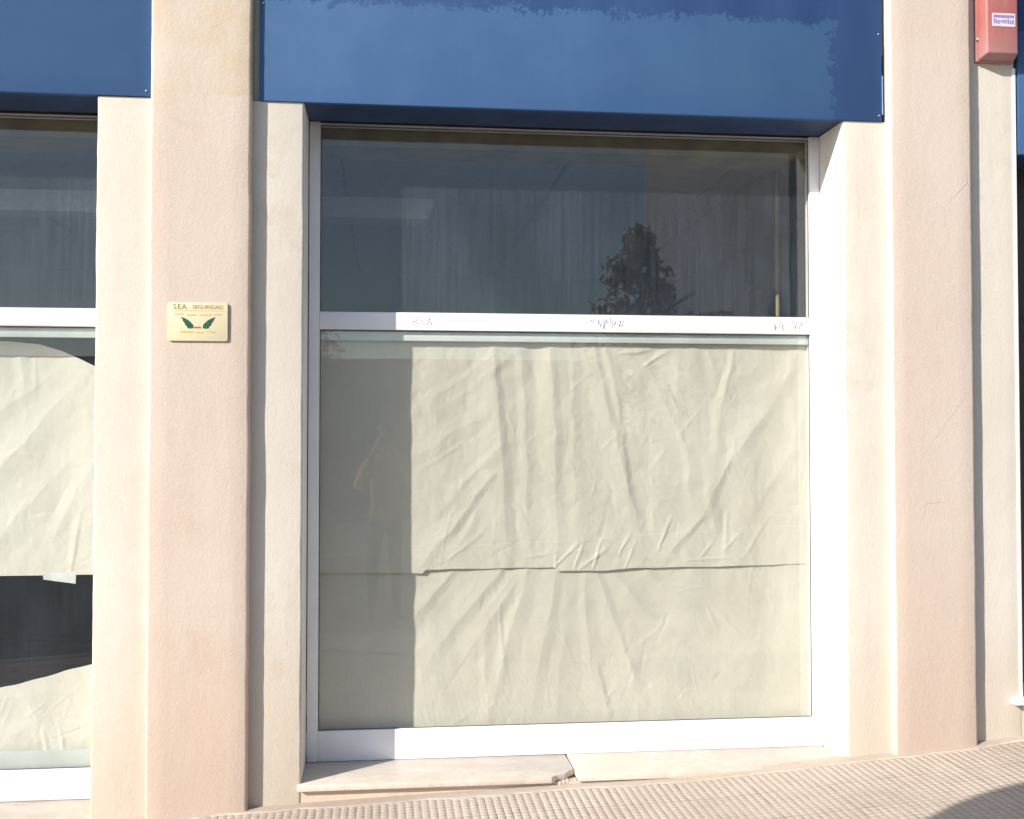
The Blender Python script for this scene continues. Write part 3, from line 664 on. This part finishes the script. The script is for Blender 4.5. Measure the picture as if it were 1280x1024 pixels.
def tree(x, y, h, rad, label, seed, nl=2600, cone=False):
    rr = random.Random(seed); zg = road_z(x)+.1; e = empty('street_tree', (x,y,zg), label, 'tree')
    t = MB(); th = h*.42
    t.tube([(x,y,zg-.1),(x+.05,y,zg+th*.5),(x-.04,y+.05,zg+th),(x,y,zg+h*.8)],[.17,.14,.11,.03],9)
    for k in range(9):
        a = rr.uniform(0,6.28); l = rad*rr.uniform(.5,.9); z0 = zg+th*rr.uniform(.8,1.5)
        t.tube([(x,y,z0),(x+math.cos(a)*l*.5,y+math.sin(a)*l*.5,z0+l*.5),(x+math.cos(a)*l,y+math.sin(a)*l,z0+l*.8)],[.06,.035,.012],6)
    t.build('trunk', M['bark'], e, smooth=True)
    cl = [(Vector((rr.gauss(0,.42),rr.gauss(0,.42),rr.gauss(0,.45)))*rad, rad*rr.uniform(.22,.45)) for _ in range(26)]
    if cone:
        cl = []
        for k in range(46):
            t_ = (k/45)**.8; q_ = rad*(1-t_)**.8*.85+.05; a_ = rr.uniform(0,6.28); q_ *= rr.random()**.5
            cl.append((Vector((math.cos(a_)*q_, math.sin(a_)*q_, h*(.72*t_-.36))), rad*(.46-.30*t_)*rr.uniform(.8,1.2)))
    else: cl = [(c_ if c_.length < rad else c_.normalized()*rad*.8, r_) for c_, r_ in cl]
    lm = MB(); c0 = Vector((x,y,zg+h*.68))
    for k in range(nl):
        c, r_ = cl[k%len(cl)]; d = Vector((rr.gauss(0,1),rr.gauss(0,1),rr.gauss(0,1))).normalized()*r_*rr.random()**.4
        pnt = c0+c+d; s = rr.uniform(.06,.13); u = Vector((rr.gauss(0,1),rr.gauss(0,1),rr.gauss(0,1))).normalized(); w = u.orthogonal().normalized()
        lm.add([pnt-u*s*1.5, pnt+w*s*.6, pnt+u*s*1.5, pnt-w*s*.6],[(0,1,2,3)])
    lm.build('crown', M['leaf'], e); return e
tree(7.2,-25.5,6.75,2.3,'bushy olive green tree mirrored in the upper pane beside the grey block',5,2100,True)
tree(9.0,-24.0,5.0,1.3,'small olive green tree mirrored low in the right of the upper pane',15,1600)
tree(-3.4,-34,6.3,2.0,'dark tree behind the low house mirrored at the top of the paper',25,1600)

# ------------------------------------------------------------------ unseen disc on a pole, added to cast the shadow at the pavement corner
M['caster_grey'] = plain('grey_caster_paint', (.32,.325,.33), .45, .1, 6)
sgn = empty('shadow_caster', (-1.05,-3.51,ground_z(-1.05,-3.51)), 'round grey disc on a pole by the kerb, added unseen to cast a pavement shadow', 'shadow caster')
CASTER = (-1.08,-3.60,2.41)
m = MB(); m.tube([(CASTER[0]+.03,CASTER[1]+.05,ground_z(-1.05,-3.51)-.03),(CASTER[0]+.03,CASTER[1]+.05,CASTER[2]+.3)],.03,12); m.build('pole', M['steel'], sgn, smooth=True)
nrm = Vector((-.86,-.5,.0)).normalized()
m = MB(); c = Vector(CASTER); m.tube([c, c+nrm*.02],.55,48); m.build('disc', M['caster_grey'], sgn)

# ------------------------------------------------------------------ the person taking the picture (mirrored in the pane)
M['skin'] = plain('skin', (.50,.29,.19), .55, .08, 20, spec=.35)
M['shirt'] = plain('ochre_short_sleeved_shirt', (.62,.38,.12), .9, .25, 12)
M['jeans'] = plain('dark_jeans', (.03,.038,.06), .9, .25, 20)
M['shoe'] = plain('dark_shoe', (.03,.025,.02), .6)
M['hair'] = plain('dark_hair', (.025,.016,.010), .6, .4, 60)
M['black'] = plain('black_camera_plastic', (.012,.012,.012), .4)
def person():
    gy = -5.36; gz = road_z(0)
    e = empty('person', (0,gy,gz), 'standing person in ochre top and dark trousers raising a camera', 'person')
    V = []; Ed = []; Rd = []
    def add(p, r, par=None):
        V.append(Vector(p)); Rd.append(r if isinstance(r, tuple) else (r,r))
        if par is not None: Ed.append((par, len(V)-1))
        return len(V)-1
    Z = lambda z: gz+z
    pel = add((0,gy,Z(.98)),(.155,.11)); wst = add((0,gy-.005,Z(1.13)),(.135,.095),pel); chs = add((0,gy-.01,Z(1.34)),(.165,.105),wst); shl = add((0,gy,Z(1.49)),(.125,.08),chs)
    nk = add((0,gy+.01,Z(1.57)),.055,shl); jaw = add((0,gy+.035,Z(1.655)),(.062,.075),nk); hd = add((0,gy+.03,Z(1.735)),(.075,.092),jaw); cr = add((0,gy+.015,Z(1.80)),(.060,.075),hd)
    add((0,gy+.135,Z(1.69)),.010,jaw)
    for s in (-1,1):
        add((s*.088,gy+.02,Z(1.71)),(.010,.016),hd)
        hp = add((s*.09,gy,Z(.90)),.088,pel); kn = add((s*.105,gy+.02,Z(.50)),.058,hp); ca = add((s*.11,gy-.01,Z(.35)),.056,kn); an = add((s*.115,gy-.02,Z(.09)),.036,ca); bl = add((s*.135,gy+.09,Z(.035)),(.045,.032),an); add((s*.145,gy+.17,Z(.028)),(.036,.022),bl)
        sh = add((s*.19,gy,Z(1.465)),.060,shl); el = add((s*.265,gy+.12,Z(1.245)),.043,sh); fa = add((s*.21,gy+.17,Z(1.36)),.041,el); wr = add((s*.105,gy+.265,Z(1.60)),.027,fa)
        pm = add((s*.088,gy+.30,Z(1.655)),(.022,.034),wr)
        for k,(dz,L) in enumerate(((.030,.9),(.010,1.),(-.010,.95),(-.028,.75))):
            a = add((s*.080,gy+.335,Z(1.675+dz*.8)),.0095,pm); b = add((s*.066,gy+.365*1,Z(1.685+dz)),.0085,a); add((s*(.066-.032*L),gy+.372,Z(1.690+dz)),.0072,b)
        th = add((s*.075,gy+.305,Z(1.630)),.011,pm); add((s*.045,gy+.318,Z(1.648)),.009,th)
    me = bpy.data.meshes.new('body'); off = Vector(e.location); me.from_pydata([tuple(p-off) for p in V],Ed,[])
    o = bpy.data.objects.new('body_src', me); COL.objects.link(o)
    md = o.modifiers.new('s','SKIN'); 
    for i,l in enumerate(me.skin_vertices[0].data): l.radius = Rd[i]; l.use_root = (i==0)
    sd = o.modifiers.new('d','SUBSURF'); sd.levels = sd.render_levels = 2
    dg = bpy.context.evaluated_depsgraph_get(); ev = bpy.data.meshes.new_from_object(o.evaluated_get(dg)); bpy.data.objects.remove(o)
    ev.name = 'body'; ev.materials.clear()
    for k in ('skin','shirt','jeans','shoe'): ev.materials.append(M[k])
    for f in ev.polygons:
        c = f.center; z = c.z; y = c.y; arm = abs(c.x) > .20
        if z < .10: i = 3
        elif z < .96 and not arm: i = 2
        elif z < 1.545 and y < .255: i = 1
        else: i = 0
        f.material_index = i; f.use_smooth = True
    b = bpy.data.objects.new('body', ev); COL.objects.link(b); b.parent = e
    # hair cap and eyes
    bm = bmesh.new(); bmesh.ops.create_uvsphere(bm,u_segments=24,v_segments=16,radius=1)
    for v in list(bm.verts):
        if v.co.z < -.35 or (v.co.y > .45 and v.co.z < .35): bm.verts.remove(v)
    rr = random.Random(2)
    for v in bm.verts: v.co = Vector((v.co.x*.090, v.co.y*.112+.018, v.co.z*.105+1.765))*1.0 + Vector((rr.uniform(-.003,.003),rr.uniform(-.003,.003),rr.uniform(-.003,.003)))
    hm = bpy.data.meshes.new('hair'); bm.to_mesh(hm); bm.free(); hm.materials.append(M['hair'])
    for f in hm.polygons: f.use_smooth = True
    h = bpy.data.objects.new('hair',hm); COL.objects.link(h); h.parent = e
    for s in (-1,1):
        q = MB(); q.tube([(s*.033,gy+.112,Z(1.725)),(s*.033,gy+.122,Z(1.725))],[.011,.007],10); q.build('eye', M['black'], e, smooth=True)
    q = MB(); q.tube([(-.024,gy+.119,Z(1.648)),(0,gy+.126,Z(1.646)),(.024,gy+.119,Z(1.648))],.005,6); q.build('mouth', M['jeans'], e, smooth=True)
    # the camera held in both hands, its lens behind the viewpoint
    c = empty('compact_camera', (0,gy+.35,Z(1.68)), 'small black compact camera held in both hands of the person', 'camera')
    q = MB(); q.box(-.055,.055,gy+.325,gy+.358,Z(1.655),Z(1.72)); q.build('camera_body', M['black'], c, .006)
    q = MB(); q.tube([(.0,gy+.358,Z(1.688)),(.0,gy+.385,Z(1.688))],[.026,.022],20); q.build('lens', M['black'], c, smooth=True)
person()

# ------------------------------------------------------------------ light
sun = bpy.data.lights.new('sun','SUN'); sun.energy = 4.3; sun.angle = R(.53); sun.color = (1.,.935,.845)
so = bpy.data.objects.new('sun',sun); COL.objects.link(so); so.location = (-8,-8,8); so.rotation_euler = SUN.to_track_quat('-Z','Y').to_euler()
W = bpy.data.worlds.new('World'); S.world = W; W.use_nodes = True; nt = W.node_tree
sk = nt.nodes.new('ShaderNodeTexSky'); sk.sky_type = 'NISHITA'; sk.sun_disc = False
sk.dust_density = .6; sk.ozone_density = 1.2; sk.sun_elevation = math.atan2(.957, math.hypot(1.475,1.)); sk.sun_rotation = math.atan2(-1.475,-1.) % (2*math.pi)
nt.links.new(sk.outputs[0], nt.nodes['Background'].inputs[0]); nt.nodes['Background'].inputs[1].default_value = .118

# ------------------------------------------------------------------ camera
cam = bpy.data.cameras.new('camera'); co = bpy.data.objects.new('camera',cam); COL.objects.link(co)
cam.sensor_width = 36; cam.lens = 1400/1280*36; cam.clip_start = .01; cam.clip_end = 2000
yaw, pt = R(6.45), math.atan(38/1400.)
fw = Vector((math.sin(yaw)*math.cos(pt), math.cos(yaw)*math.cos(pt), math.sin(pt)))
co.location = (0,-4.95,1.58); co.rotation_euler = fw.to_track_quat('-Z','Y').to_euler()
S.camera = co
S.view_settings.view_transform = 'Standard'; S.view_settings.look = 'None'; S.view_settings.gamma = 1; S.view_settings.use_curve_mapping = False
S.view_settings.exposure = .65
S.render.engine = 'CYCLES'; S.cycles.transparent_max_bounces = 16; S.cycles.max_bounces = 8; S.cycles.use_denoising = True
